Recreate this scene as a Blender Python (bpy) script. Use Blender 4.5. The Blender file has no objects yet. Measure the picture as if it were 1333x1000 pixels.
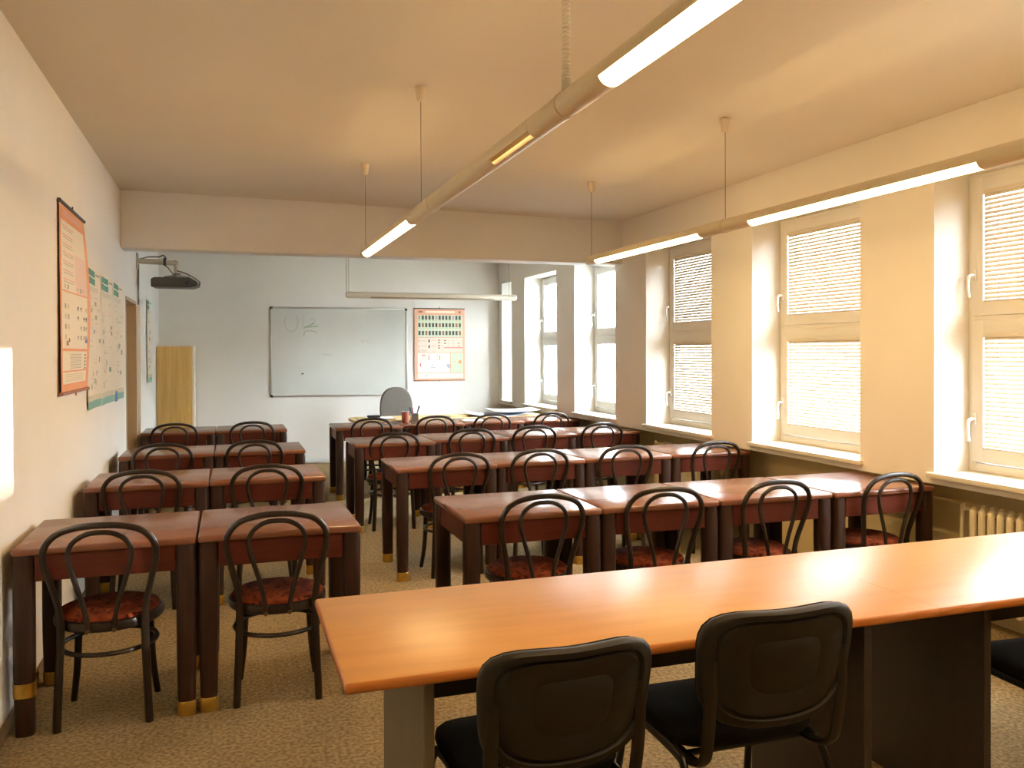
import bpy, bmesh, math, random
from mathutils import Vector, Matrix

random.seed(7)
SC = bpy.context.scene
COL = SC.collection
PI = math.pi

# ------------------------------------------------------------------ camera
yaw, pit, rol, CAM_H = 0.325, -0.0087, -0.004, 1.5176
fw = Vector((math.sin(yaw) * math.cos(pit), math.cos(yaw) * math.cos(pit), math.sin(pit)))
rt = Vector((math.cos(yaw), -math.sin(yaw), 0))
up = rt.cross(fw)
r2 = rt * math.cos(rol) + up * math.sin(rol)
u2 = -rt * math.sin(rol) + up * math.cos(rol)
cam_data = bpy.data.cameras.new('camera')
cam = bpy.data.objects.new('camera', cam_data)
COL.objects.link(cam)
M = Matrix((r2, u2, -fw)).transposed().to_4x4()
M.translation = (0, 0, CAM_H)
cam.matrix_world = M
cam_data.sensor_fit = 'HORIZONTAL'
cam_data.sensor_width = 36.0
cam_data.lens = 1095.79 / 1333 * 36
cam_data.shift_y = -31.43 / 1333
cam_data.clip_start = 0.02
cam_data.clip_end = 200
SC.camera = cam

# ------------------------------------------------------------------ light
SKY = 35.0          # daylight through the windows
TUBE = 33.0         # fluorescent tubes
UPLIGHT = 2.8      # indirect module of the aisle lamp, plus fill strips added for the ceiling
world = bpy.data.worlds.new('sky')
SC.world = world
world.use_nodes = True
bg = world.node_tree.nodes['Background']
bg.inputs['Color'].default_value = (0.84, 0.91, 1.0, 1)
bg.inputs['Strength'].default_value = SKY
sun_d = bpy.data.lights.new('sun', 'SUN')
sun_d.energy = 14.0
sun_d.angle = 0.006
sun_d.color = (1.0, 0.93, 0.82)
sun = bpy.data.objects.new('sun', sun_d)
COL.objects.link(sun)
sun.rotation_euler = Vector((-1, 0.424, -0.175)).to_track_quat('-Z', 'Y').to_euler()
sun.location = (20, -8, 6)
SC.cycles.sample_clamp_indirect = 5.0
SC.cycles.caustics_reflective = False
SC.cycles.caustics_refractive = False
vs = SC.view_settings
vs.view_transform = 'Standard'
vs.look = 'None'
vs.exposure = 0.78
vs.gamma = 1.0
vs.use_curve_mapping = False

# ------------------------------------------------------------------ materials
def srgb(r, g, b):
    f = lambda c: (c / 255) / 12.92 if c <= 10 else ((c / 255 + 0.055) / 1.055) ** 2.4
    return (f(r), f(g), f(b), 1)

def mat(name, col, rough=0.6, metal=0.0, var=0.0, scale=(8, 8, 8), bump=0.0, bscale=200, spec=0.5, detail=4, col2=None):
    m = bpy.data.materials.new(name)
    m.use_nodes = True
    nt = m.node_tree
    b = nt.nodes['Principled BSDF']
    b.inputs['Roughness'].default_value = rough
    b.inputs['Metallic'].default_value = metal
    b.inputs['Specular IOR Level'].default_value = spec
    b.inputs['Base Color'].default_value = col
    tc = nt.nodes.new('ShaderNodeTexCoord')
    if var > 0 or col2:
        mp = nt.nodes.new('ShaderNodeMapping')
        mp.inputs['Scale'].default_value = scale
        nz = nt.nodes.new('ShaderNodeTexNoise')
        nz.inputs['Scale'].default_value = 1.0
        nz.inputs['Detail'].default_value = detail
        cr = nt.nodes.new('ShaderNodeValToRGB')
        c1 = tuple(c * (1 - var) for c in col[:3]) + (1,)
        c2 = col2 if col2 else tuple(min(1, c * (1 + var)) for c in col[:3]) + (1,)
        cr.color_ramp.elements[0].position = 0.35
        cr.color_ramp.elements[1].position = 0.65
        cr.color_ramp.elements[0].color = c1
        cr.color_ramp.elements[1].color = c2
        nt.links.new(tc.outputs['Object'], mp.inputs['Vector'])
        nt.links.new(mp.outputs['Vector'], nz.inputs['Vector'])
        nt.links.new(nz.outputs['Fac'], cr.inputs['Fac'])
        nt.links.new(cr.outputs['Color'], b.inputs['Base Color'])
    if bump > 0:
        nb = nt.nodes.new('ShaderNodeTexNoise')
        nb.inputs['Scale'].default_value = bscale
        nb.inputs['Detail'].default_value = 3
        bp = nt.nodes.new('ShaderNodeBump')
        bp.inputs['Strength'].default_value = bump
        bp.inputs['Distance'].default_value = 0.01
        nt.links.new(tc.outputs['Object'], nb.inputs['Vector'])
        nt.links.new(nb.outputs['Fac'], bp.inputs['Height'])
        nt.links.new(bp.outputs['Normal'], b.inputs['Normal'])
    return m

def emit_mat(name, col, strength):
    m = bpy.data.materials.new(name)
    m.use_nodes = True
    b = m.node_tree.nodes['Principled BSDF']
    b.inputs['Base Color'].default_value = (0.8, 0.8, 0.8, 1)
    b.inputs['Emission Color'].default_value = col
    b.inputs['Emission Strength'].default_value = strength
    return m

def glass_mat():
    m = bpy.data.materials.new('window_glass')
    m.use_nodes = True
    nt = m.node_tree
    for n in list(nt.nodes):
        nt.nodes.remove(n)
    out = nt.nodes.new('ShaderNodeOutputMaterial')
    tr = nt.nodes.new('ShaderNodeBsdfTransparent')
    tr.inputs['Color'].default_value = (0.95, 0.98, 0.96, 1)
    gl = nt.nodes.new('ShaderNodeBsdfGlossy')
    gl.inputs['Roughness'].default_value = 0.02
    mx = nt.nodes.new('ShaderNodeMixShader')
    fr = nt.nodes.new('ShaderNodeLayerWeight')
    fr.inputs['Blend'].default_value = 0.5
    pw = nt.nodes.new('ShaderNodeMath'); pw.operation = 'POWER'; pw.inputs[1].default_value = 5.0
    ml = nt.nodes.new('ShaderNodeMath'); ml.operation = 'MULTIPLY_ADD'; ml.inputs[1].default_value = 0.9; ml.inputs[2].default_value = 0.05
    nt.links.new(fr.outputs['Facing'], pw.inputs[0])
    nt.links.new(pw.outputs[0], ml.inputs[0])
    nt.links.new(ml.outputs[0], mx.inputs[0])
    nt.links.new(tr.outputs[0], mx.inputs[1])
    nt.links.new(gl.outputs[0], mx.inputs[2])
    nt.links.new(mx.outputs[0], out.inputs['Surface'])
    return m

def carpet_mat():
    m = mat('carpet', srgb(150, 122, 84), 0.95, var=0.0, bump=0.25, bscale=160, spec=0.1)
    nt = m.node_tree
    b = nt.nodes['Principled BSDF']
    tc = nt.nodes.new('ShaderNodeTexCoord')
    n1 = nt.nodes.new('ShaderNodeTexNoise'); n1.inputs['Scale'].default_value = 60; n1.inputs['Detail'].default_value = 6
    n2 = nt.nodes.new('ShaderNodeTexNoise'); n2.inputs['Scale'].default_value = 2.2; n2.inputs['Detail'].default_value = 3
    cr = nt.nodes.new('ShaderNodeValToRGB')
    cr.color_ramp.elements[0].position = 0.36; cr.color_ramp.elements[0].color = srgb(128, 108, 78)
    cr.color_ramp.elements[1].position = 0.62; cr.color_ramp.elements[1].color = srgb(172, 148, 108)
    cr2 = nt.nodes.new('ShaderNodeValToRGB')
    cr2.color_ramp.elements[0].position = 0.35; cr2.color_ramp.elements[0].color = (0.80, 0.80, 0.80, 1)
    cr2.color_ramp.elements[1].position = 0.65; cr2.color_ramp.elements[1].color = (1, 1, 1, 1)
    mx = nt.nodes.new('ShaderNodeMix'); mx.data_type = 'RGBA'; mx.blend_type = 'MULTIPLY'; mx.inputs['Factor'].default_value = 1
    for n in (n1, n2):
        nt.links.new(tc.outputs['Object'], n.inputs['Vector'])
    nt.links.new(n1.outputs['Fac'], cr.inputs['Fac'])
    nt.links.new(n2.outputs['Fac'], cr2.inputs['Fac'])
    nt.links.new(cr.outputs['Color'], mx.inputs['A'])
    nt.links.new(cr2.outputs['Color'], mx.inputs['B'])
    nt.links.new(mx.outputs['Result'], b.inputs['Base Color'])
    return m

def fabric_seat_mat():
    m = mat('seat_fabric', srgb(140, 52, 22), 0.9, spec=0.15)
    nt = m.node_tree
    b = nt.nodes['Principled BSDF']
    tc = nt.nodes.new('ShaderNodeTexCoord')
    v = nt.nodes.new('ShaderNodeTexVoronoi'); v.inputs['Scale'].default_value = 38
    n = nt.nodes.new('ShaderNodeTexNoise'); n.inputs['Scale'].default_value = 16; n.inputs['Detail'].default_value = 3
    cr = nt.nodes.new('ShaderNodeValToRGB')
    cr.color_ramp.elements[0].position = 0.22; cr.color_ramp.elements[0].color = srgb(82, 34, 20)
    cr.color_ramp.elements[1].position = 0.40; cr.color_ramp.elements[1].color = srgb(142, 66, 34)
    cr2 = nt.nodes.new('ShaderNodeValToRGB')
    cr2.color_ramp.elements[0].position = 0.4; cr2.color_ramp.elements[0].color = (0.55, 0.45, 0.5, 1)
    cr2.color_ramp.elements[1].position = 0.6; cr2.color_ramp.elements[1].color = (1, 1, 1, 1)
    mx = nt.nodes.new('ShaderNodeMix'); mx.data_type = 'RGBA'; mx.blend_type = 'MULTIPLY'; mx.inputs['Factor'].default_value = 1
    nt.links.new(tc.outputs['Object'], v.inputs['Vector'])
    nt.links.new(tc.outputs['Object'], n.inputs['Vector'])
    nt.links.new(v.outputs['Distance'], cr.inputs['Fac'])
    nt.links.new(n.outputs['Fac'], cr2.inputs['Fac'])
    nt.links.new(cr.outputs['Color'], mx.inputs['A'])
    nt.links.new(cr2.outputs['Color'], mx.inputs['B'])
    nt.links.new(mx.outputs['Result'], b.inputs['Base Color'])
    return m

MT = dict(
    wall=mat('wall_paint', srgb(243, 239, 231), 0.85, var=0.02, scale=(1.5, 1.5, 1.5), bump=0.08, bscale=60, spec=0.2),
    wall_low=mat('wall_dado_paint', srgb(214, 196, 150), 0.8, var=0.03, scale=(2, 2, 2), bump=0.08, bscale=60, spec=0.2),
    ceil=mat('ceiling_paint', srgb(230, 221, 204), 0.9, var=0.02, scale=(1, 1, 1), spec=0.1),
    reveal=mat('reveal_paint', srgb(236, 233, 228), 0.8, var=0.02, scale=(2, 2, 2), bump=0.1, bscale=40, spec=0.2),
    sill=mat('sill_paint', srgb(232, 224, 208), 0.4, var=0.02, scale=(4, 4, 4)),
    pvc=mat('window_plastic', srgb(236, 234, 228), 0.3),
    gasket=mat('rubber_gasket', srgb(70, 68, 66), 0.6),
    glass=glass_mat(),
    slat=mat('blind_slat', srgb(226, 218, 204), 0.45),
    cord=mat('blind_cord', srgb(190, 185, 175), 0.8),
    carpet=carpet_mat(),
    base=mat('skirting_carpet', srgb(120, 95, 62), 0.9, var=0.15, scale=(40, 40, 40)),
    base_white=mat('skirting_white', srgb(225, 224, 220), 0.5),
    jamb=mat('door_jamb_paint', srgb(186, 158, 122), 0.5, var=0.03, scale=(3, 3, 1)),
    door=mat('door_leaf_paint', srgb(178, 150, 112), 0.45, var=0.04, scale=(2, 2, 12)),
    top=mat('mahogany_top', srgb(128, 80, 58), 0.2, var=0.04, scale=(2.5, 30, 30), spec=0.5),
    apron=mat('mahogany_apron', srgb(86, 34, 20), 0.4, var=0.15, scale=(4, 30, 30), spec=0.3),
    leg=mat('dark_leg_wood', srgb(50, 28, 18), 0.45, var=0.2, scale=(40, 40, 4), spec=0.3),
    brass=mat('brass', srgb(200, 160, 75), 0.3, 0.85, var=0.08, scale=(30, 30, 30)),
    bent=mat('bentwood_dark', srgb(38, 27, 19), 0.32, var=0.2, scale=(20, 20, 20), spec=0.4),
    fabric=fabric_seat_mat(),
    bolt=mat('bolt_steel', srgb(120, 105, 85), 0.35, 0.9),
    beech=mat('beech_top', srgb(200, 146, 84), 0.33, var=0.05, scale=(2.5, 26, 26), spec=0.4),
    beech_edge=mat('beech_edge', srgb(178, 108, 48), 0.3, var=0.10, scale=(2.5, 40, 40)),
    dark=mat('dark_laminate', srgb(52, 42, 34), 0.5, var=0.12, scale=(30, 30, 3)),
    panel=mat('lit_dark_laminate', srgb(104, 94, 80), 0.5, var=0.06, scale=(30, 30, 3)),  # lighter copy of the dark laminate, light on the left panel put into colour
    shell=mat('black_plastic', srgb(25, 20, 15), 0.5, bump=0.15, bscale=500, spec=0.35),
    blackfab=mat('black_fabric', srgb(28, 25, 24), 0.95, bump=0.3, bscale=600, spec=0.1),
    frame=mat('black_metal', srgb(30, 26, 23), 0.35, 0.3),
    greyfab=mat('grey_fabric', srgb(108, 102, 96), 0.95, var=0.06, scale=(80, 80, 80), spec=0.1),
    lamp=mat('lamp_housing', srgb(222, 208, 176), 0.35),
    lamp_white=mat('lamp_housing_white', srgb(226, 218, 200), 0.35),
    louver=mat('lamp_louver', srgb(150, 135, 110), 0.3, 0.5),
    dark_slot=mat('dark_slot', srgb(60, 48, 34), 0.6),
    tube=emit_mat('lit_tube', (1.0, 0.67, 0.29, 1), TUBE),
    uplight=emit_mat('uplight_and_ceiling_fill', (1.0, 0.68, 0.32, 1), UPLIGHT),
    wire=mat('steel_wire', srgb(120, 105, 85), 0.4, 0.7),
    canopy=mat('canopy_plastic', srgb(228, 210, 180), 0.5),
    board=mat('board_enamel', srgb(212, 212, 204), 0.22, var=0.03, scale=(2, 2, 2), spec=0.5),
    alu=mat('aluminium', srgb(190, 186, 176), 0.35, 0.6),
    black=mat('black_cap', srgb(24, 22, 22), 0.4),
    oak=mat('oak_veneer', srgb(190, 150, 82), 0.4, var=0.12, scale=(40, 40, 2)),
    cream=mat('cream_tone', srgb(240, 228, 206), 0.5),
    proj=mat('projector_case', srgb(58, 54, 46), 0.4),
    proj_top=mat('projector_top', srgb(104, 98, 84), 0.4),
    arm=mat('arm_metal', srgb(206, 198, 178), 0.35, 0.2),
    cable=mat('grey_cable', srgb(118, 108, 92), 0.6),
    radiator=mat('radiator_enamel', srgb(238, 226, 196), 0.35),
    paper=mat('paper_white', srgb(238, 240, 244), 0.7),
    paper_blue=mat('paper_blue', srgb(206, 220, 244), 0.7, var=0.05, scale=(14, 14, 14)),
    folder=mat('manila', srgb(206, 178, 128), 0.7),
    copper=mat('copper', srgb(158, 92, 72), 0.35, 0.5),
    holder=mat('smoky_plastic', srgb(96, 84, 74), 0.15),
    green=mat('green_plastic', srgb(30, 110, 90), 0.4),
    blue=mat('blue_plastic', srgb(50, 66, 140), 0.4),
    red=mat('red_plastic', srgb(150, 40, 36), 0.4),
    facade=mat('facade_render', srgb(240, 240, 232), 0.9, var=0.03, scale=(1, 1, 1)),
    facade_win=mat('facade_window', srgb(140, 165, 190), 0.1),
    ground=mat('asphalt', srgb(120, 120, 116), 0.9, var=0.1, scale=(3, 3, 3)),
    # chart inks
    c_orange=mat('ink_orange', srgb(230, 152, 96), 0.55),
    c_salmon=mat('ink_salmon', srgb(228, 170, 138), 0.55),
    c_cream=mat('ink_cream', srgb(246, 232, 210), 0.5),
    c_pink=mat('ink_pink', srgb(240, 208, 190), 0.55),
    c_green=mat('ink_pale_green', srgb(206, 216, 186), 0.55),
    c_dgreen=mat('ink_dark_green', srgb(58, 122, 92), 0.55),
    c_teal=mat('ink_teal', srgb(112, 150, 132), 0.55),
    c_beige=mat('ink_beige', srgb(212, 196, 164), 0.55),
    c_black=mat('ink_black', srgb(58, 52, 46), 0.55),
    c_grey=mat('ink_grey', srgb(168, 156, 140), 0.55),
    c_blue=mat('ink_blue', srgb(66, 96, 168), 0.55),
    c_brown=mat('ink_brown', srgb(150, 92, 62), 0.55),
    c_red=mat('ink_red', srgb(212, 96, 96), 0.55),
    mark_grey=mat('marker_grey', srgb(184, 184, 173), 0.5),
    mark_green=mat('marker_green', srgb(168, 188, 156), 0.5),
    mark_dark=mat('marker_dark', srgb(64, 62, 56), 0.5),
)

# ------------------------------------------------------------------ geometry helpers
def NB():
    return bmesh.new()

def obj(name, bm, mats, parent=None, smooth=35, loc=None):
    me = bpy.data.meshes.new(name)
    bmesh.ops.recalc_face_normals(bm, faces=bm.faces)
    bm.to_mesh(me)
    bm.free()
    if not isinstance(mats, (list, tuple)):
        mats = [mats]
    for m in mats:
        me.materials.append(MT[m] if isinstance(m, str) else m)
    if smooth:
        me.polygons.foreach_set('use_smooth', [True] * len(me.polygons))
        me.set_sharp_from_angle(angle=math.radians(smooth))
    o = bpy.data.objects.new(name, me)
    COL.objects.link(o)
    if parent:
        o.parent = parent
    if loc:
        o.location = loc
    return o

def thing(name, label, cat, loc=(0, 0, 0), rz=0.0, group=None):
    o = bpy.data.objects.new(name, None)
    o.empty_display_size = 0.1
    COL.objects.link(o)
    o.location = loc
    o.rotation_euler = (0, 0, rz)
    return tag(o, label, cat, group)

def tag(o, label, cat, group=None):
    o['label'] = label
    o['category'] = cat
    if group:
        o['group'] = group
    return o

def struct(name, bm, mats, smooth=30, label=None):
    o = obj(name, bm, mats, None, smooth)
    o['kind'] = 'structure'
    return o

def dup(root, loc, rz, label, group=None):
    r = root.copy()
    COL.objects.link(r)
    r.location = loc
    r.rotation_euler = (0, 0, rz)
    r['label'] = label
    if group:
        r['group'] = group
    for ch in list(root.children):
        c = ch.copy()
        COL.objects.link(c)
        c.parent = r
        for g in list(ch.children):
            d = g.copy()
            COL.objects.link(d)
            d.parent = c
    return r

def box(bm, x0, x1, y0, y1, z0, z1, mi=0, bev=0.0, seg=2):
    r = bmesh.ops.create_cube(bm, size=1)
    vs_ = r['verts']
    for v in vs_:
        v.co = Vector(((x0 + x1) / 2 + v.co.x * (x1 - x0), (y0 + y1) / 2 + v.co.y * (y1 - y0), (z0 + z1) / 2 + v.co.z * (z1 - z0)))
    fs = set(f for v in vs_ for f in v.link_faces)
    for f in fs:
        f.material_index = mi
    if bev > 0:
        es = list(set(e for v in vs_ for e in v.link_edges))
        bmesh.ops.bevel(bm, geom=es, offset=bev, segments=seg, affect='EDGES', profile=0.5, clamp_overlap=True)

def smooth_path(pts, n=6, closed=False):
    P = [Vector(p) for p in pts]
    out = []
    m = len(P)
    rng = m if closed else m - 1
    for i in range(rng):
        if closed:
            a, b, c, d = P[(i - 1) % m], P[i], P[(i + 1) % m], P[(i + 2) % m]
        else:
            b, c = P[i], P[i + 1]
            a = P[i - 1] if i > 0 else b * 2 - c
            d = P[i + 2] if i + 2 < m else c * 2 - b
        for k in range(n):
            t = k / n
            out.append(0.5 * ((2 * b) + (c - a) * t + (2 * a - 5 * b + 4 * c - d) * t * t + (3 * b - a - 3 * c + d) * t ** 3))
    if not closed:
        out.append(P[-1])
    return out

def tube(bm, pts, r, seg=10, closed=False, mi=0, rb=None, cap=True, flat=None):
    """sweep a round (or rb: elliptic) section along pts; r may be a list"""
    P = [Vector(p) for p in pts]
    n = len(P)
    R = r if isinstance(r, (list, tuple)) else [r] * n
    rings = []
    ref = None
    for i in range(n):
        if closed:
            t = (P[(i + 1) % n] - P[(i - 1) % n])
        else:
            t = P[min(i + 1, n - 1)] - P[max(i - 1, 0)]
        t.normalize()
        if ref is None:
            a = Vector((0, 0, 1)) if abs(t.z) < 0.9 else Vector((0, 1, 0))
            if flat is not None:
                a = Vector(flat)
            ref = (a - t * a.dot(t)).normalized()
        else:
            ref = (ref - t * ref.dot(t)).normalized()
        bn = t.cross(ref)
        ring = []
        for k in range(seg):
            ang = 2 * PI * k / seg
            ring.append(bm.verts.new(P[i] + ref * (math.cos(ang) * R[i]) + bn * (math.sin(ang) * (rb if rb else R[i]))))
        rings.append(ring)
    for i in range(n if closed else n - 1):
        A, B = rings[i], rings[(i + 1) % n]
        for k in range(seg):
            f = bm.faces.new((A[k], A[(k + 1) % seg], B[(k + 1) % seg], B[k]))
            f.material_index = mi
    if cap and not closed:
        f = bm.faces.new(rings[0]); f.material_index = mi
        f = bm.faces.new(rings[-1]); f.material_index = mi

def lathe(bm, prof, seg=24, cx=0, cy=0, mi=0, capb=True, capt=True, sx=1, sy=1):
    rings = []
    for r, z in prof:
        rings.append([bm.verts.new((cx + r * sx * math.cos(2 * PI * k / seg), cy + r * sy * math.sin(2 * PI * k / seg), z)) for k in range(seg)])
    for A, B in zip(rings[:-1], rings[1:]):
        for k in range(seg):
            f = bm.faces.new((A[k], A[(k + 1) % seg], B[(k + 1) % seg], B[k]))
            f.material_index = mi
    if capb:
        f = bm.faces.new(rings[0]); f.material_index = mi
    if capt:
        f = bm.faces.new(rings[-1]); f.material_index = mi

def quad(bm, a, b, c, d, mi=0):
    f = bm.faces.new([bm.verts.new(p) for p in (a, b, c, d)])
    f.material_index = mi

def prism_y(bm, prof_xz, y0, y1, mi=0):
    """extrude an (x, z) outline along y"""
    A = [bm.verts.new((x, y0, z)) for x, z in prof_xz]
    B = [bm.verts.new((x, y1, z)) for x, z in prof_xz]
    n = len(A)
    for k in range(n):
        f = bm.faces.new((A[k], A[(k + 1) % n], B[(k + 1) % n], B[k])); f.material_index = mi
    f = bm.faces.new(A); f.material_index = mi
    f = bm.faces.new(B); f.material_index = mi

# ------------------------------------------------------------------ the room
XL, XP, XN, XG, XO = -0.853, 3.79, 4.02, 4.03, 4.16   # left wall, pier face, niche back, frame inner face, outer face
YR, YB, YW = -2.8, 7.74, 11.85                          # rear wall, beam front, end wall
ZCL, ZCR, ZB, ZSILL, ZBAND, ZTOP = 2.895, 2.835, 2.41, 0.829, 0.762, 2.52
OPEN = [(0.86, 2.016), (2.60, 3.756), (4.347, 5.506), (6.078, 7.227), (7.903, 8.985), (9.546, 10.71), (11.26, 11.70)]

bm = NB(); box(bm, XL - 0.4, XO + 0.3, YR - 0.2, YW + 0.2, -0.12, 0.0)
struct('floor', bm, 'carpet')
bm = NB()   # ceiling, a hair lower along the window side
V = [bm.verts.new(p) for p in ((XL - 0.4, YR - 0.2, ZCL + 0.005), (XO + 0.3, YR - 0.2, ZCR - 0.005), (XO + 0.3, YW + 0.2, ZCR - 0.005), (XL - 0.4, YW + 0.2, ZCL + 0.005),
                               (XL - 0.4, YR - 0.2, 3.05), (XO + 0.3, YR - 0.2, 3.05), (XO + 0.3, YW + 0.2, 3.05), (XL - 0.4, YW + 0.2, 3.05))]
for q in ((0, 1, 2, 3), (4, 5, 6, 7), (0, 1, 5, 4), (1, 2, 6, 5), (2, 3, 7, 6), (3, 0, 4, 7)):
    bm.faces.new([V[i] for i in q])
struct('ceiling', bm, 'ceil')
bm = NB(); box(bm, XL + 0.002, XP + 0.05, YB, YB + 0.24, ZB, 2.96, bev=0.006)
struct('trim_1', bm, 'wall')
# left wall with the doorway
DY0, DY1, DZ = 8.08, 8.985, 2.03
bm = NB()
box(bm, XL - 0.3, XL, YR - 0.2, DY0, 0, 2.98)
box(bm, XL - 0.3, XL, DY1, YW + 0.2, 0, 2.98)
box(bm, XL - 0.3, XL, DY0, DY1, DZ, 2.98)
struct('wall_left', bm, 'wall')
bm = NB(); box(bm, XL - 0.3, XO, YW, YW + 0.2, 0, 2.98)
struct('wall_back', bm, 'wall')
bm = NB(); box(bm, XL - 0.3, XO, YR - 0.2, YR, 0, 2.98)
struct('wall_front', bm, 'wall')
# door
bm = NB()
box(bm, XL - 0.3, XL + 0.004, DY0, DY0 + 0.03, 0, DZ)
box(bm, XL - 0.3, XL + 0.004, DY1 - 0.03, DY1, 0, DZ)
box(bm, XL - 0.3, XL + 0.004, DY0, DY1, DZ - 0.03, DZ)
box(bm, XL - 0.29, XL - 0.25, DY0 + 0.03, DY1 - 0.03, 0.01, DZ - 0.03, 1)
d = struct('door_1', bm, ['jamb', 'door'])
bm = NB()
tube(bm, smooth_path([(XL - 0.25, DY0 + 0.1, 1.0), (XL - 0.2, DY0 + 0.1, 1.0), (XL - 0.195, DY0 + 0.14, 1.0), (XL - 0.195, DY0 + 0.22, 1.0)]), 0.008)
obj('door_handle', bm, 'alu', d)
# right wall: piers, lintel, band, recessed wall under the band
bm = NB()
ys = [YR - 0.2] + [v for o in OPEN for v in o] + [YW + 0.1]
for i in range(0, len(ys), 2):
    box(bm, XP, XO, ys[i], ys[i + 1], ZBAND, 2.98)
for a, b in OPEN:
    box(bm, XP, XO, a, b, ZTOP, 2.98)
    box(bm, XP, XO, a, b, ZBAND, ZSILL - 0.03)
struct('wall_right', bm, 'wall')
bm = NB(); box(bm, XN, XO, YR - 0.2, YW + 0.1, 0, ZBAND)
struct('wall_niche', bm, 'wall_low')
for i, (a, b) in enumerate(OPEN):
    bm = NB(); box(bm, XP - 0.035, XG + 0.05, a - 0.03, b + 0.03, ZSILL - 0.03, ZSILL, bev=0.006)
    s = struct('trim_%d' % (i + 2), bm, 'sill')
# skirting
bm = NB(); box(bm, XL, XL + 0.012, YR, DY0 - 0.02, 0, 0.06); box(bm, XL, XL + 0.012, DY1 + 0.02, YW, 0, 0.06)
struct('baseboard_left', bm, 'base')
bm = NB(); box(bm, XL + 0.012, XN, YW - 0.015, YW, 0.012, 0.07, bev=0.004)
struct('baseboard_back', bm, 'base_white')

# ------------------------------------------------------------------ windows
def frame_rect(bm, x0, x1, y0, y1, z0, z1, w, mi=0, bev=0.006):
    box(bm, x0, x1, y0, y0 + w, z0, z1, mi, bev)
    box(bm, x0, x1, y1 - w, y1, z0, z1, mi, bev)
    box(bm, x0, x1, y0 + w - 0.004, y1 - w + 0.004, z0, z0 + w, mi, bev)
    box(bm, x0, x1, y0 + w - 0.004, y1 - w + 0.004, z1 - w, z1, mi, bev)

SASH = [(0.885, 1.690), (1.715, 2.495)]
for i, (a, b) in enumerate(OPEN):
    bm = NB()
    frame_rect(bm, XG + 0.012, XG + 0.08, a, b, ZSILL, ZTOP, 0.05)
    box(bm, XG + 0.012, XG + 0.08, a + 0.04, b - 0.04, 1.675, 1.73, 0, 0.004)
    w = struct('window_%d' % (i + 1), bm, 'pvc')
    for k, (z0, z1) in enumerate(SASH):
        bm = NB()
        frame_rect(bm, XG, XG + 0.065, a + 0.03, b - 0.03, z0, z1, 0.078)
        s = obj('sash', bm, 'pvc', w)
        bm = NB()
        frame_rect(bm, XG + 0.02, XG + 0.028, a + 0.1, b - 0.1, z0 + 0.070, z1 - 0.070, 0.012, 0, 0)
        obj('gasket', bm, 'gasket', s)
        bm = NB()
        quad(bm, (XG + 0.04, a + 0.1, z0 + 0.07), (XG + 0.04, b - 0.1, z0 + 0.07), (XG + 0.04, b - 0.1, z1 - 0.07), (XG + 0.04, a + 0.1, z1 - 0.07))
        obj('pane', bm, 'glass', s)
        bm = NB()
        hz = (z0 + z1) / 2 - 0.16 if k == 0 else (z0 + z1) / 2 - 0.16
        yh = b - 0.055
        box(bm, XG - 0.012, XG, yh - 0.013, yh + 0.013, hz - 0.03, hz + 0.035, 0, 0.004)
        tube(bm, smooth_path([(XG, yh, hz), (XG - 0.035, yh, hz), (XG - 0.05, yh, hz - 0.02), (XG - 0.052, yh, hz - 0.07), (XG - 0.045, yh, hz - 0.125)], 4), 0.009, 8)
        obj('window_handle', bm, 'pvc', s)

def blind(i, k, tilt, tilt2=None, label=''):
    a, b = OPEN[i]
    z0, z1 = SASH[k]
    za, zb = z0 + 0.076, z1 - 0.076
    ya, yb = a + 0.112, b - 0.112
    x = XG + 0.006
    t = thing('venetian_blind', label, 'blind', (x, (a + b) / 2, za), 0, 'venetian blinds on the window sashes')
    hy = (yb - ya) / 2
    H = zb - za
    bm = NB(); box(bm, -0.012, 0.012, -hy, hy, H - 0.022, H, bev=0.002); obj('headrail', bm, 'slat', t)
    bm = NB(); box(bm, -0.009, 0.009, -hy, hy, 0.0, 0.012, bev=0.002); obj('bottom_rail', bm, 'slat', t)
    bm = NB()
    n = int((H - 0.045) / 0.0235)
    for j in range(n):
        z = 0.026 + (H - 0.055) * j / (n - 1)
        f = j / (n - 1)
        tl = tilt if tilt2 is None else tilt2 + (tilt - tilt2) * min(1, max(0, f * 1.6))
        hw = 0.0125
        # shallow curved slat: three strips
        P = []
        for q in (-1, -0.33, 0.33, 1):
            lx, lz = q * hw, 0.0016 * (1 - q * q)
            P.append((lx * math.cos(tl) - lz * math.sin(tl), lx * math.sin(tl) + lz * math.cos(tl)))
        for (x1, w1), (x2, w2) in zip(P[:-1], P[1:]):
            quad(bm, (x1, -hy, z + w1), (x1, hy, z + w1), (x2, hy, z + w2), (x2, -hy, z + w2))
    bmesh.ops.remove_doubles(bm, verts=bm.verts, dist=0.0002)
    obj('slats', bm, 'slat', t)
    for yy in (-hy * 0.78, 0.0, hy * 0.78):
        bm = NB(); tube(bm, [(-0.013, yy, 0.01), (-0.013, yy, H - 0.02)], 0.0011, 5); obj('ladder_cord', bm, 'cord', t)

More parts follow.
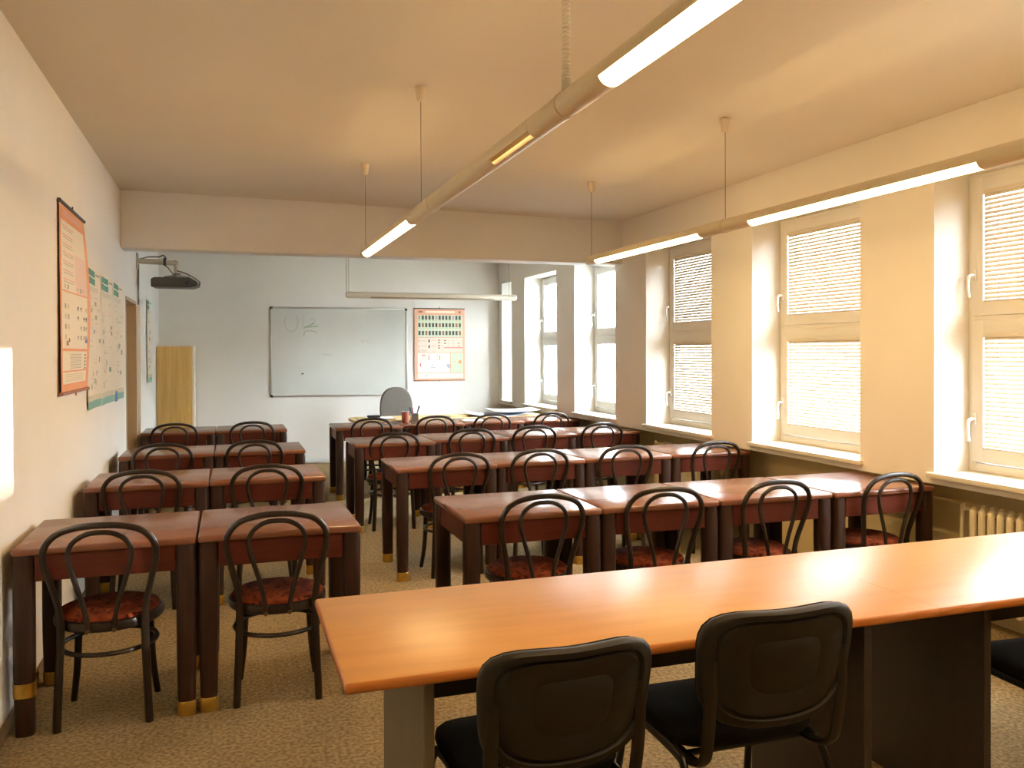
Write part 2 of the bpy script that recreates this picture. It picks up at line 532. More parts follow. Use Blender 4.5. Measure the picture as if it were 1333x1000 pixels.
blind(1, 1, 1.28, label='venetian blind on the upper sash of the window nearest the camera')
blind(1, 0, 1.08, label='venetian blind on the lower sash of the window nearest the camera, above the near radiator')
blind(2, 1, 1.28, label='venetian blind on the upper sash of the second window from the camera')
blind(2, 0, 1.08, label='bright venetian blind on the lower sash of the second window from the camera')
blind(3, 1, 1.36, label='dark-lined venetian blind on the upper sash of the third window, before the beam')
blind(3, 0, 1.18, label='venetian blind on the lower sash of the third window, before the beam')
blind(0, 1, -0.17, -0.9, label='half-open venetian blind on the upper sash of the window beside the camera, outside the view')
blind(0, 0, -1.1, label='closed venetian blind on the lower sash of the window beside the camera, outside the view')

# ------------------------------------------------------------------ outside
bm = NB(); box(bm, XO + 0.31, 60, -40, 60, -4.2, -4.0)
struct('ground', bm, 'ground')
t = thing('apartment_building', 'pale rendered building across the street, seen through the windows', 'building', (14, -1.9, -4))
bm = NB(); box(bm, 0, 8, 0, 40, 0, 8.6); obj('wall', bm, 'facade', t)
for fl in range(2):
    for k in range(12):
        bm = NB(); box(bm, -0.03, 0.06, 1.2 + k * 3.2, 2.9 + k * 3.2, 2.0 + fl * 3.3, 3.7 + fl * 3.3, 0); f = obj('window', bm, 'facade_win', t)

# ------------------------------------------------------------------ desks
DW, DD, DH = 0.686, 0.636, 0.75
def rounded_sq(r, n=20, p=3.2):
    out = []
    for k in range(n):
        a = 2 * PI * k / n
        c, s = math.cos(a), math.sin(a)
        q = (abs(c) ** p + abs(s) ** p) ** (-1 / p)
        out.append((r * q * c, r * q * s))
    return out
def column(bm, cx, cy, prof, n=20, p=3.2):
    rings = []
    for r, z in prof:
        rings.append([bm.verts.new((cx + x, cy + y, z)) for x, y in rounded_sq(r, n, p)])
    for A, B in zip(rings[:-1], rings[1:]):
        for k in range(n):
            bm.faces.new((A[k], A[(k + 1) % n], B[(k + 1) % n], B[k]))
    bm.faces.new(rings[0]); bm.faces.new(rings[-1])

def make_desk(label):
    t = thing('desk', label, 'desk')
    bm = NB(); box(bm, 0, DW, 0, DD, DH - 0.032, DH, bev=0.011, seg=3)
    obj('tabletop', bm, 'top', t)
    L = 0.041
    for cx, cy in ((L, L), (DW - L, L), (L, DD - L), (DW - L, DD - L)):
        bm = NB(); column(bm, cx, cy, [(0.034, 0), (0.039, 0.25), (0.0395, 0.69), (0.036, DH - 0.0325)])
        l = obj('leg', bm, 'leg', t)
        bm = NB(); column(bm, cx, cy, [(0.0365, 0.0), (0.038, 0.003), (0.038, 0.056), (0.0362, 0.06)])
        obj('brass_cap', bm, 'brass', l)
    za, zb = 0.612, DH - 0.0325
    for x0, x1, y0, y1 in ((0.082, DW - 0.082, 0.018, 0.036), (0.082, DW - 0.082, DD - 0.036, DD - 0.018), (0.018, 0.036, 0.082, DD - 0.082), (DW - 0.036, DW - 0.018, 0.082, DD - 0.082)):
        bm = NB(); box(bm, x0, x1, y0, y1, za, zb, bev=0.002, seg=1)
        obj('apron', bm, 'apron', t)
    return t

LROW = [3.76, 5.34, 6.87, 8.82]
LX = [(-0.82, -0.128), (-0.795, -0.112), (-0.785, -0.106), (-0.812, -0.122)]
RROW = [[3.765, 3.765, 3.76, 3.755], [5.50, 5.53, 5.545, 5.56], [7.10, 7.21, 7.30, 7.355], [8.75, 8.83, 8.87, 8.90]]
RX = [[1.035, 1.739, 2.402, 3.112], [1.05, 1.752, 2.425, 3.135], [1.0, 1.70, 2.409, 3.115], [1.04, 1.752, 2.437, 3.14]]
ord_ = ['front', 'second', 'third', 'farthest']
proto = make_desk('x')
first = True
for i in range(4):
    for k in range(2):
        side = 'against the left wall' if k == 0 else 'on the aisle side'
        lab = 'mahogany-brown desk %s, %s row of the left block' % (side, ord_[i])
        if i == 0 and k == 0:
            lab = 'mahogany-brown desk in the left foreground by the wall, brass band high on one leg'
        if first:
            d0 = proto
            d0.location = (LX[i][k], LROW[i], 0)
            d0['label'] = lab; d0['group'] = 'desks of the left block'
            first = False
        else:
            dk = dup(proto, (LX[i][k], LROW[i] + (0.01 if k else 0), 0), 0, lab, 'desks of the left block')
            if k == 0:
                dk.scale = ((LX[i][1] - LX[i][0] - 0.004) / DW, 1, 1)
pos = ['at the aisle end', 'second from the aisle', 'third from the aisle', 'at the window end']
for i in range(4):
    for k in range(4):
        lab = 'mahogany-brown desk %s of the %s right-hand row' % (pos[k], 'nearest' if i == 0 else ord_[i])
        dk = dup(proto, (RX[i][k], RROW[i][k], 0), 0, lab, 'desks of the right block')
        if k < 3:
            dk.scale = (min(1.02, (RX[i][k + 1] - RX[i][k] - 0.004) / DW), 1, 1)
# the brass band of the nearest left leg has been pushed up the leg
leg0 = [c for c in d0.children if c.name.startswith('leg')][0]
leg0.children[0].location = (0, 0, 0.155)
leg0.children[0].scale = (1.0, 1.0, 1.0)
bm = NB(); column(bm, 0.041, 0.041, [(0.0405, 0.0), (0.0405, 0.056)])
me_old = leg0.children[0].data
cap = leg0.children[0]
nm = obj('brass_cap', bm, 'brass', leg0)
nm.location = (0, 0, 0.155)
bpy.data.objects.remove(cap)
leg0.children[0].name = 'brass_band'

# ------------------------------------------------------------------ bentwood chairs
def make_bistro(label):
    t = thing('bentwood_chair', label, 'chair')
    half = [(0.172, -0.175, 0.0), (0.166, -0.176, 0.15), (0.160, -0.172, 0.30), (0.157, -0.168, 0.42), (0.164, -0.176, 0.50), (0.186, -0.198, 0.60), (0.206, -0.220, 0.69), (0.200, -0.234, 0.755), (0.158, -0.242, 0.805), (0.085, -0.246, 0.829)]
    pts = half + [(0, -0.246, 0.835)] + [(-x, y, z) for x, y, z in reversed(half)]
    sp = smooth_path(pts, 5)
    rr = [0.0165 if p.z < 0.45 else 0.0135 for p in sp]
    bm = NB(); tube(bm, sp, rr, 10); obj('back_hoop', bm, 'bent', t)
    half = [(0.050, -0.222, 0.405), (0.052, -0.224, 0.45), (0.068, -0.228, 0.53), (0.098, -0.233, 0.63), (0.116, -0.238, 0.71), (0.102, -0.243, 0.765), (0.055, -0.246, 0.799)]
    pts = half + [(0, -0.247, 0.807)] + [(-x, y, z) for x, y, z in reversed(half)]
    bm = NB(); tube(bm, smooth_path(pts, 5), 0.0105, 10)
    ih = obj('inner_hoop', bm, 'bent', t)
    for s in (-1, 1):
        bm = NB(); tube(bm, [(s * 0.05, -0.2, 0.408), (s * 0.05, -0.236, 0.408)], [0.011, 0.009], 8)
        obj('bolt', bm, 'bolt', ih)
    bm = NB()
    lathe(bm, [(0.185, 0.396), (0.205, 0.394), (0.213, 0.402), (0.215, 0.418), (0.211, 0.432), (0.198, 0.436), (0.185, 0.434)], 40)
    obj('seat_frame', bm, 'bent', t)
    bm = NB()
    lathe(bm, [(0.197, 0.430), (0.201, 0.438), (0.194, 0.450), (0.165, 0.460), (0.10, 0.467), (0.03, 0.469)], 40)
    obj('seat_pad', bm, 'fabric', t)
    bm = NB()
    tube(bm, [(0.185 * math.cos(2 * PI * k / 36), 0.186 * math.sin(2 * PI * k / 36) - 0.008, 0.300) for k in range(36)], 0.0105, 8, closed=True)
    obj('stretcher', bm, 'bent', t)
    for s in (-1, 1):
        bm = NB()
        sp = smooth_path([(s * 0.142, 0.118, 0.40), (s * 0.146, 0.124, 0.28), (s * 0.154, 0.133, 0.14), (s * 0.170, 0.150, 0.0)], 5)
        tube(bm, sp, [0.0175 - 0.004 * j / (len(sp) - 1) for j in range(len(sp))], 10)
        obj('leg', bm, 'bent', t)
    return t

CH = {'L1A': (-0.485, 3.945), 'L1B': (0.205, 3.955), 'L2A': (-0.482, 5.550), 'L2B': (0.220, 5.560), 'L3A': (-0.473, 7.075), 'L3B': (0.189, 7.085),
      'L4A': (-0.500, 9.015), 'L4B': (0.220, 8.96),
      'R1A': (1.414, 3.972), 'R1B': (2.072, 3.968), 'R1C': (2.720, 3.968), 'R1D': (3.473, 3.965), 'R2A': (1.463, 5.71), 'R2B': (2.061, 5.740), 'R2C': (2.731, 5.75),
      'R2D': (3.472, 5.75), 'R3A': (1.343, 7.33), 'R3B': (2.047, 7.43), 'R3C': (2.669, 7.51), 'R3D': (3.375, 7.56), 'R4A': (1.408, 8.98), 'R4B': (2.102, 9.040),
      'R4C': (2.743, 9.06), 'R4D': (3.454, 9.09)}
RZ = {'L1A': -0.03, 'L1B': -0.05, 'R1B': -0.04, 'R1C': 0.03, 'R1D': 0.06, 'R2A': 0.04, 'R3A': -0.03, 'R2D': 0.05}
cproto = None
for key, (x, y) in CH.items():
    i = int(key[1]) - 1
    k = 'ABCD'.index(key[2])
    if key[0] == 'L':
        side = 'by the left wall' if k == 0 else 'on the aisle side'
        lab = 'bentwood chair with red patterned seat %s, %s row of the left block' % (side, ord_[i])
        g = 'bentwood chairs of the left block'
        if i == 0:
            lab = ('bentwood chair in the left foreground by the wall, red patterned seat' if k == 0 else 'bentwood chair in the left foreground next to the aisle, red patterned seat')
    else:
        lab = 'bentwood chair %s of the %s right-hand row' % (pos[k], 'nearest' if i == 0 else ord_[i])
        g = 'bentwood chairs of the right block'
    if cproto is None:
        cproto = make_bistro(lab)
        cproto.location = (x, y, 0); cproto.rotation_euler = (0, 0, RZ.get(key, 0)); cproto['group'] = g
    else:
        dup(cproto, (x, y, 0), RZ.get(key, 0), lab, g)

# ------------------------------------------------------------------ long beech tables in the foreground
def long_table(label, x0, x1, pl, pr_, lm, seam):
    t = thing('conference_table', label, 'table', (x0, 1.965, 0), 0, 'long tables in the foreground')
    W, D = x1 - x0, 0.725
    bm = NB(); box(bm, 0, W, 0, D, 0.722, 0.75)
    es = [e for e in bm.edges if not all(abs(v.co.x - (W if seam == 'right' else 0)) < 1e-5 for v in e.verts)]
    bmesh.ops.bevel(bm, geom=es, offset=0.010, segments=3, affect='EDGES', profile=0.5)
    bm.normal_update()
    for f in bm.faces:
        f.material_index = 0 if abs(f.normal.z) > 0.9 else 1
    obj('tabletop', bm, ['beech', 'beech_edge'], t)
    for xx, m in ((pl, lm), (pr_, 'dark')):
        bm = NB(); box(bm, xx - x0, xx - x0 + 0.028, 0.065, D - 0.09, 0.0, 0.7215, bev=0.002, seg=1)
        obj('side_panel', bm, m, t)
    bm = NB(); box(bm, pl - x0 + 0.0285, pr_ - x0 - 0.0005, 0.33, 0.35, 0.55, 0.7215, bev=0.002, seg=1)
    obj('modesty_panel', bm, 'dark', t)
    return t
long_table('long light-wood table in the right foreground whose lit left side panel is coloured lighter', 0.25, 2.0052, 0.45, 1.785, 'panel', 'right')
long_table('light-wood table cut off by the right edge, butted against the long table', 2.006, 3.70, 2.25, 3.47, 'dark', 'left')

# ------------------------------------------------------------------ office visitor chairs
def make_office(label):
    t = thing('office_chair', label, 'chair')
    # backrest: concentric rings of a rounded outline, curved about the vertical axis
    n = 48
    W, H, ZC0 = 0.238, 0.150, 0.680
    def outline(k, s):
        a = 2 * PI * k / n
        c, q = math.cos(a), math.sin(a)
        p = 4.2
        r = (abs(c) ** p + abs(q) ** p) ** (-1 / p)
        x, z = r * c, r * q
        wx = W * (0.955 + 0.045 * z)
        X = wx * x
        Z = H * z
        if z < 0:
            Z -= 0.022 * (1 - x * x) * (-z)
        else:
            Z += (-0.006 + 0.008 * math.cos(x * PI) * -0.5) * z
        return X * s, Z * s
    def pt(k, s, dy):
        X, Z = outline(k, s)
        y = -0.315 + 0.75 * X * X + dy - (Z) * 0.16
        return (X, y, ZC0 + Z)
    def loft(bm, spec, mi=0):
        rings = [[bm.verts.new(pt(k, s, dy)) for k in range(n)] for s, dy in spec]
        for A, B in zip(rings[:-1], rings[1:]):
            for k in range(n):
                f = bm.faces.new((A[k], A[(k + 1) % n], B[(k + 1) % n], B[k])); f.material_index = mi
        bm.faces.new(rings[0]); bm.faces.new(rings[-1])
    bm = NB()
    loft(bm, [(0.02, 0.0), (0.44, 0.0), (0.455, 0.002), (0.47, 0.0), (0.78, 0.0), (0.80, 0.007), (0.83, 0.007), (0.86, -0.002), (0.95, -0.001), (0.985, 0.006), (1.0, 0.016), (0.99, 0.026), (0.96, 0.03)])
    b = obj('backrest_shell', bm, 'shell', t, 50)
    bm = NB()
    loft(bm, [(0.94, 0.028), (0.975, 0.034), (0.965, 0.044), (0.92, 0.052), (0.5, 0.056), (0.02, 0.056)])
    obj('backrest_pad', bm, 'blackfab', t, 50)
    # seat
    bm = NB()
    rings = []
    for s, z in ((0.90, 0.415), (0.97, 0.422), (1.0, 0.438), (0.985, 0.452), (0.93, 0.461), (0.6, 0.464), (0.05, 0.462)):
        ring = []
        for k in range(n):
            a = 2 * PI * k / n
            c, q = math.cos(a), math.sin(a)
            p = 4.0
            r = (abs(c) ** p + abs(q) ** p) ** (-1 / p)
            X, Y = 0.225 * r * c * s, 0.215 * r * q * s
            dz = -0.02 * max(0, (Y - 0.13) / 0.085) ** 2 + 0.10 * max(0, -Y - 0.13) - 0.12 * X * X * 0
            ring.append(bm.verts.new((X, 0.03 + Y, z + dz)))
        rings.append(ring)
    for A, B in zip(rings[:-1], rings[1:]):
        for k in range(n):
            bm.faces.new((A[k], A[(k + 1) % n], B[(k + 1) % n], B[k]))
    bm.faces.new(rings[0]); bm.faces.new(rings[-1])
    obj('seat', bm, 'blackfab', t, 50)
    for s in (-1, 1):
        bm = NB()
        sp = smooth_path([(s * 0.245, -0.30, 0.0), (s * 0.222, -0.20, 0.30), (s * 0.212, -0.165, 0.385), (s * 0.208, -0.12, 0.402), (s * 0.205, 0.0, 0.404), (s * 0.205, 0.12, 0.402), (s * 0.212, 0.175, 0.385), (s * 0.222, 0.20, 0.30), (s * 0.24, 0.25, 0.0)], 5)
        tube(bm, sp, 0.015, 10, rb=0.010)
        obj('leg_frame', bm, 'frame', t)
        bm = NB()
        sp = smooth_path([(s * 0.190, -0.05, 0.398), (s * 0.192, -0.17, 0.402), (s * 0.194, -0.235, 0.43), (s * 0.196, -0.258, 0.50), (s * 0.196, -0.272, 0.60), (s * 0.19, -0.28, 0.70)], 5)
        tube(bm, sp, 0.019, 10, rb=0.010, flat=(1, 0, 0))
        obj('back_upright', bm, 'frame', t)
    for yy in (0.13, -0.12):
        bm = NB(); tube(bm, [(-0.205, yy, 0.398), (0.205, yy, 0.398)], 0.009, 8)
        obj('crossbar', bm, 'frame', t)
    return t
o1 = make_office('black padded office chair at the left of the long table, seen from behind')
o1.location = (0.765, 2.155, 0); o1.rotation_euler = (0, 0, 0.03); o1['group'] = 'black office chairs at the long tables'
oc = dup(o1, (1.376, 2.155, 0), -0.01, 'black padded office chair before the dark side panels, seen from behind', 'black office chairs at the long tables')
oc.scale = (1.03, 1.0, 1.035)
dup(o1, (2.71, 2.135, 0), -0.06, 'black office chair mostly cut off by the right edge', 'black office chairs at the long tables')

# ------------------------------------------------------------------ lamps
RL = 0.038
def arc_prof(r, a0, a1, n):
    return [(r * math.cos(a0 + (a1 - a0) * k / n), r * math.sin(a0 + (a1 - a0) * k / n)) for k in range(n + 1)]
def shell_seg(bm, y0, y1, a0, a1, r, th, n=14, mi=0):
    o_ = arc_prof(r, a0, a1, n)
    i_ = arc_prof(r - th, a0, a1, n)
    prism_y_open = o_ + list(reversed(i_))
    A = [bm.verts.new((x, y0, z)) for x, z in prism_y_open]
    B = [bm.verts.new((x, y1, z)) for x, z in prism_y_open]
    m = len(A)
    for k in range(m):
        f = bm.faces.new((A[k], A[(k + 1) % m], B[(k + 1) % m], B[k])); f.material_index = mi
    for R_ in (A, B):
        for k in range(n):
            f = bm.faces.new((R_[k], R_[k + 1], R_[m - 2 - k], R_[m - 1 - k])); f.material_index = mi
def cyl_y(bm, y0, y1, r, n=24, mi=0, dome=0.0):
    prof = [(x, z) for x, z in arc_prof(r, 0, 2 * PI * (n - 1) / n, n - 1)]
    prism_y(bm, prof, y0, y1, mi)

def lamp_line(name, label, x, z, segs, cables, coil=None):
    """segs: list of (y_far, y_near, kind) ; z = centre height of the tube"""
    t = thing(name, label, 'lamp', (x, 0, z), 0, 'tubular pendant lamp lines')
    for y1, y0, kind in segs:
        if kind == 'cap':
            bm = NB()
            tube(bm, [(0, y0, 0), (0, y1 - 0.03, 0), (0, y1 - 0.01, 0), (0, y1, 0)], [RL, RL, RL * 0.85, RL * 0.55], 24)
            obj('end_cap', bm, 'lamp', t)
        elif kind == 'dark':
            bm = NB(); cyl_y(bm, y0 + 0.001, y1 - 0.001, RL)
            obj('tube_housing', bm, 'lamp', t)
        elif kind == 'lit':
            bm = NB(); shell_seg(bm, y0, y1, math.radians(-20), math.radians(58), RL, 0.003, 8); shell_seg(bm, y0, y1, math.radians(122), math.radians(200), RL, 0.003, 8)
            for yy in (y0, (y0 + y1) / 2, y1):
                shell_seg(bm, yy - 0.004, yy + 0.004, math.radians(-20), math.radians(200), RL - 0.0005, 0.006, 16)
            h = obj('tube_housing', bm, 'lamp', t)
            bm = NB(); box(bm, -0.018, 0.018, y0 + 0.02, y1 - 0.02, 0.014, 0.02)
            obj('ceiling_fill_strip', bm, 'uplight', h)  # glowing strip added on top of the lit segment to brighten the ceiling
            bm = NB()
            pr = arc_prof(RL - 0.0005, math.radians(201), math.radians(339), 12)
            prism_y(bm, pr, y0 + 0.003, y1 - 0.003)
            obj('diffuser', bm, 'tube', h)
        elif kind == 'up':
            ys_ = y0 + 0.42     # an open slot on the lower side next to the joint
            bm = NB(); shell_seg(bm, ys_, y1 - 0.002, math.radians(125), math.radians(415), RL, 0.003, 20)
            shell_seg(bm, y0 + 0.002, ys_, math.radians(125), math.radians(208), RL, 0.003, 8); shell_seg(bm, y0 + 0.002, ys_, math.radians(255), math.radians(415), RL, 0.003, 12)
            h = obj('tube_housing', bm, 'lamp', t)
            bm = NB(); box(bm, -0.02, 0.02, y0 + 0.05, y1 - 0.05, 0.012, 0.018)
            tb = NB(); box(tb, -0.022, 0.022, y0 + 0.01, y1 - 0.01, 0.006, 0.010); obj('added_light_shield', tb, 'lamp', h)  # tray added under the emitter to keep the slot dim
            obj('diffuser', bm, 'uplight', h)
        elif kind == 'joint':
            bm = NB(); cyl_y(bm, y0, y1, RL + 0.0025)
            obj('joint_ring', bm, 'lamp', t)
    for cy in cables:
        zc = ZCL + (ZCR - ZCL) * (x - XL) / (XP - XL) - z
        bm = NB(); tube(bm, [(0, cy, RL), (0, cy, zc - 0.06)], 0.0017, 6)
        c = obj('suspension_wire', bm, 'wire', t)
        bm = NB(); lathe(bm, [(0.012, zc - 0.078), (0.020, zc - 0.07), (0.028, zc - 0.02), (0.031, zc - 0.002)], 20, 0, cy)
        obj('canopy', bm, 'canopy', t)
    if coil is not None:
        zc = ZCL + (ZCR - ZCL) * (x - XL) / (XP - XL) - z
        bm = NB()
        pts = []
        turns = 46
        for j in range(turns * 10 + 1):
            f = j / (turns * 10)
            r = 0.0105 if f > 0.12 else 0.013
            ff = f if f > 0.12 else f
            zz = RL + 0.004 + (zc - RL - 0.004) * (f ** 1.25)
            pts.append((r * math.cos(2 * PI * j / 10), coil + r * math.sin(2 * PI * j / 10), zz))
        tube(bm, pts, 0.0028, 5)
        obj('coiled_cord', bm, 'lamp_white', t)
    return t

ZT = 2.238
lamp_line('pendant_lamp', 'long tubular pendant lamp running over the aisle, with a coiled cord', 0.937, ZT,
          [(6.10, 5.98, 'cap'), (5.98, 4.44, 'lit'), (4.44, 3.95, 'dark'), (3.96, 3.94, 'joint'), (3.94, 2.52, 'up'), (2.52, 1.975, 'dark'), (2.29, 2.272, 'joint'),
           (1.975, 0.45, 'lit'), (0.45, -0.05, 'dark')],
          [6.05, 4.22, 0.3], coil=2.275)
lamp_line('pendant_lamp', 'tubular pendant lamp hanging in front of the windows', 2.70, ZT,
          [(6.13, 5.925, 'cap'), (5.925, 4.43, 'lit'), (4.43, 3.914, 'dark'), (4.19, 4.172, 'joint'), (3.914, 2.445, 'lit'), (2.445, 1.93, 'dark'), (1.93, 0.45, 'lit'), (0.45, -0.05, 'dark')],
          [6.05, 4.18, 0.3])
# unlit lamp before the whiteboard
t = thing('pendant_lamp', 'unlit white tubular lamp hanging above the whiteboard and the wall chart', 'lamp', (1.285, 9.8, 2.19), 0)
LB = 2.075
bm = NB()
tube(bm, [(0, 0, 0), (0.01, 0, 0), (0.03, 0, 0), (LB - 0.03, 0, 0), (LB - 0.01, 0, 0), (LB, 0, 0)], [RL * 0.6, RL * 0.9, RL, RL, RL * 0.9, RL * 0.6], 24)
obj('tube_housing', bm, 'lamp_white', t)
bm = NB()
for k in range(52):
    x = 0.30 + k * 0.028
    box(bm, x, x + 0.016, -0.034, 0.0, -0.0365, -0.012)
box(bm, 0.28, 1.78, -0.031, -0.02, -0.034, -0.022)
obj('louver', bm, 'louver', t)
for xx in (0.035, LB - 0.09):
    zc = ZCL + (ZCR - ZCL) * (1.285 + xx - XL) / (XP - XL) - 2.19
    bm = NB(); tube(bm, [(xx, 0, RL - 0.002), (xx, 0, zc)], 0.0022, 6)
    obj('suspension_wire', bm, 'wire', t)
zc = ZCL + (ZCR - ZCL) * (1.3 - XL) / (XP - XL) - 2.19
bm = NB()
tube(bm, [(0.012 + 0.009 * math.cos(2 * PI * j / 8), 0.009 * math.sin(2 * PI * j / 8), RL - 0.006 + (zc - RL + 0.005) * j / 400) for j in range(401)], 0.0028, 5)
obj('coiled_cord', bm, 'lamp_white', t)

# ------------------------------------------------------------------ charts
def sheet(name, parent, fmap, base, rects, nu=6, nv=16):
    """a thin printed sheet: fmap(u, v) -> (point, normal); rects (u0, u1, v0, v1, material), v from the top"""
    names_ = [base]
    bm = NB()
    def add(u0, u1, v0, v1, m, off, a, b):
        if m not in names_:
            names_.append(m)
        mi = names_.index(m)
        G = [[None] * (b + 1) for _ in range(a + 1)]
        for i in range(a + 1):
            for j in range(b + 1):
                p, nrm = fmap(u0 + (u1 - u0) * i / a, v0 + (v1 - v0) * j / b)
                G[i][j] = bm.verts.new(p + nrm * off)
        for i in range(a):
            for j in range(b):
                f = bm.faces.new((G[i][j], G[i + 1][j], G[i + 1][j + 1], G[i][j + 1])); f.material_index = mi
    add(0, 1, 0, 1, base, 0.0, nu, nv)
    add(0, 1, 0, 1, base, -0.0015, nu, nv)
    for n_, (u0, u1, v0, v1, m) in enumerate(rects):
        lay = 0.0006 + 0.0004 * (n_ > 0) + 0.00012 * (n_ % 5)
        add(u0, u1, v0, v1, m, lay, max(1, int((u1 - u0) * nu)), max(1, int((v1 - v0) * nv)))
    me = bpy.data.meshes.new(name)
    bm.to_mesh(me); bm.free()
    for m in names_:
        me.materials.append(MT[m])
    o = bpy.data.objects.new(name, me)
    COL.objects.link(o); o.parent = parent
    return o

# chart beside the whiteboard
cx0, cx1, cz1, cz0 = 2.519, 3.26, 2.15, 1.125
t = thing('wall_chart', 'salmon-bordered printed chart hanging right of the whiteboard', 'chart', ((cx0 + cx1) / 2, YW - 0.012, cz0))
hw, hh = (cx1 - cx0) / 2, cz1 - cz0
R_ = [(0.06, 0.96, 0.085, 0.40, 'c_green'), (0.06, 0.96, 0.405, 0.61, 'c_pink'), (0.06, 0.70, 0.62, 0.895, 'c_cream'), (0.72, 0.965, 0.62, 0.895, 'c_green'), (0.06, 0.965, 0.905, 0.975, 'c_cream'),
      (0.08, 0.16, 0.03, 0.055, 'c_brown'), (0.22, 0.80, 0.03, 0.055, 'c_cream'), (0.88, 0.92, 0.03, 0.06, 'c_brown'), (0.58, 0.96, 0.540, 0.552, 'c_red'), (0.06, 0.96, 0.400, 0.405, 'c_red')]
for row, v in enumerate((0.095, 0.20, 0.31)):
    for k in range(13):
        u = 0.075 + k * 0.067
        R_.append((u, u + 0.043, v, v + 0.058, 'c_black' if (k * 7 + row * 3) % 5 else 'c_brown' if row else 'c_grey'))
        R_.append((u - 0.004, u + 0.046, v + 0.070, v + 0.074, 'c_grey'))
for v in (0.43, 0.51, 0.57):
    R_ += [(0.075, 0.095, v, v + 0.035, 'c_grey'), (0.27, 0.30, v, v + 0.04, 'c_black')]
    R_ += [(0.12, 0.24, v + q * 0.012, v + q * 0.012 + 0.004, 'c_grey') for q in range(3)]
    R_ += [(0.33, 0.43, v + q * 0.012, v + q * 0.012 + 0.004, 'c_grey') for q in range(3)]
for q, v in enumerate((0.43, 0.465, 0.505, 0.54, 0.58)):
    R_.append((0.46, 0.50, v, v + 0.018, 'c_brown'))
    R_.append((0.52, 0.56, v + 0.004, v + 0.010, 'c_grey'))
for q, v in enumerate((0.435, 0.475, 0.515)):
    R_ += [(0.58, 0.62, v, v + 0.014, 'c_black'), (0.64, 0.70, v, v + 0.005, 'c_grey'), (0.75, 0.775, v, v + 0.012, 'c_grey'), (0.86, 0.885, v, v + 0.014, 'c_brown')]
for k in range(5):
    R_.append((0.27 + k * 0.055, 0.285 + k * 0.055, 0.65, 0.72, 'c_brown'))
for k in range(3):
    R_.append((0.545 + k * 0.05, 0.555 + k * 0.05, 0.65, 0.72, 'c_grey'))
R_ += [(0.14, 0.21, 0.645, 0.66, 'c_red'), (0.11, 0.20, 0.69, 0.705, 'c_pink'), (0.10, 0.125, 0.76, 0.81, 'c_red'), (0.17, 0.28, 0.765, 0.85, 'c_pink'), (0.20, 0.24, 0.82, 0.85, 'c_blue'),
       (0.32, 0.42, 0.82, 0.825, 'c_black'), (0.32, 0.325, 0.82, 0.86, 'c_black'), (0.33, 0.38, 0.785, 0.79, 'c_black')]
for k, m in enumerate(('c_red', 'c_grey', 'c_blue', 'c_blue', 'c_red')):
    R_.append((0.585 + k * 0.025, 0.602 + k * 0.025, 0.775, 0.83, m))
R_.append((0.585, 0.66, 0.85, 0.87, 'c_beige'))
for (u, v), m in zip(((0.77, 0.635), (0.87, 0.635), (0.77, 0.725), (0.87, 0.725), (0.77, 0.81), (0.87, 0.81)), ('c_blue', 'c_blue', 'c_beige', 'c_orange', 'c_blue', 'c_blue')):
    R_.append((u, u + 0.055, v, v + 0.045, m))
R_ += [(0.08, 0.16, 0.925, 0.955, 'c_brown'), (0.30, 0.38, 0.925, 0.955, 'c_brown'), (0.22, 0.24, 0.93, 0.945, 'c_black'), (0.47, 0.475, 0.92, 0.955, 'c_grey'), (0.57, 0.575, 0.92, 0.955, 'c_grey'), (0.70, 0.93, 0.93, 0.934, 'c_grey'), (0.70, 0.93, 0.945, 0.949, 'c_grey')]
def fm(u, v):
    return Vector((-hw + 2 * hw * u, -0.004 - 0.012 * math.sin(PI * v) , hh * (1 - v))), Vector((0, -1, 0))
sheet('printed_sheet', t, fm, 'c_salmon', R_)
bm = NB(); box(bm, -hw - 0.005, hw + 0.005, -0.008, 0.008, hh - 0.004, hh + 0.010, bev=0.003); tube(bm, [(0, 0, hh + 0.008), (0, 0, hh + 0.03)], 0.004, 6); obj('top_rail', bm, 'c_black', t)
bm = NB(); box(bm, -hw - 0.005, hw + 0.005, -0.008, 0.008, -0.010, 0.004, bev=0.003); tube(bm, [(0, 0, -0.008), (0, 0, -0.022)], 0.004, 6); obj('bottom_rail', bm, 'c_brown', t)

# orange chart on the left wall
ty0, ty1, tz1, tz0 = 4.985, 5.78, 2.332, 1.31
t = thing('wall_chart', 'orange-bordered printed chart on the left wall, its lower edge hanging off the wall', 'chart', (XL, (ty0 + ty1) / 2, tz0))
hw2, hh2 = (ty1 - ty0) / 2, tz1 - tz0
def fm2(u, v):
    x = 0.010 + 0.010 * v + 0.026 * math.sin(PI * min(1, v * 1.05)) * u * u
    return Vector((x, -hw2 + 2 * hw2 * u - 0.03 * v * (1 - u) + 0.05 * v * u, hh2 * (1 - v))), Vector((1, 0, 0))
R2 = [(0.05, 0.90, 0.085, 0.955, 'c_cream'), (0.12, 0.85, 0.025, 0.06, 'c_salmon'), (0.52, 0.90, 0.24, 0.46, 'c_pink'), (0.05, 0.90, 0.765, 0.78, 'c_orange'), (0.05, 0.90, 0.455, 0.463, 'c_orange'), (0.05, 0.9, 0.885, 0.893, 'c_orange')]
for q in range(7):
    v = 0.11 + q * 0.047
    R2.append((0.10, 0.50 - 0.03 * (q % 3), v, v + 0.006, 'c_salmon'))
    R2.append((0.12, 0.46, v + 0.014, v + 0.018, 'c_grey'))
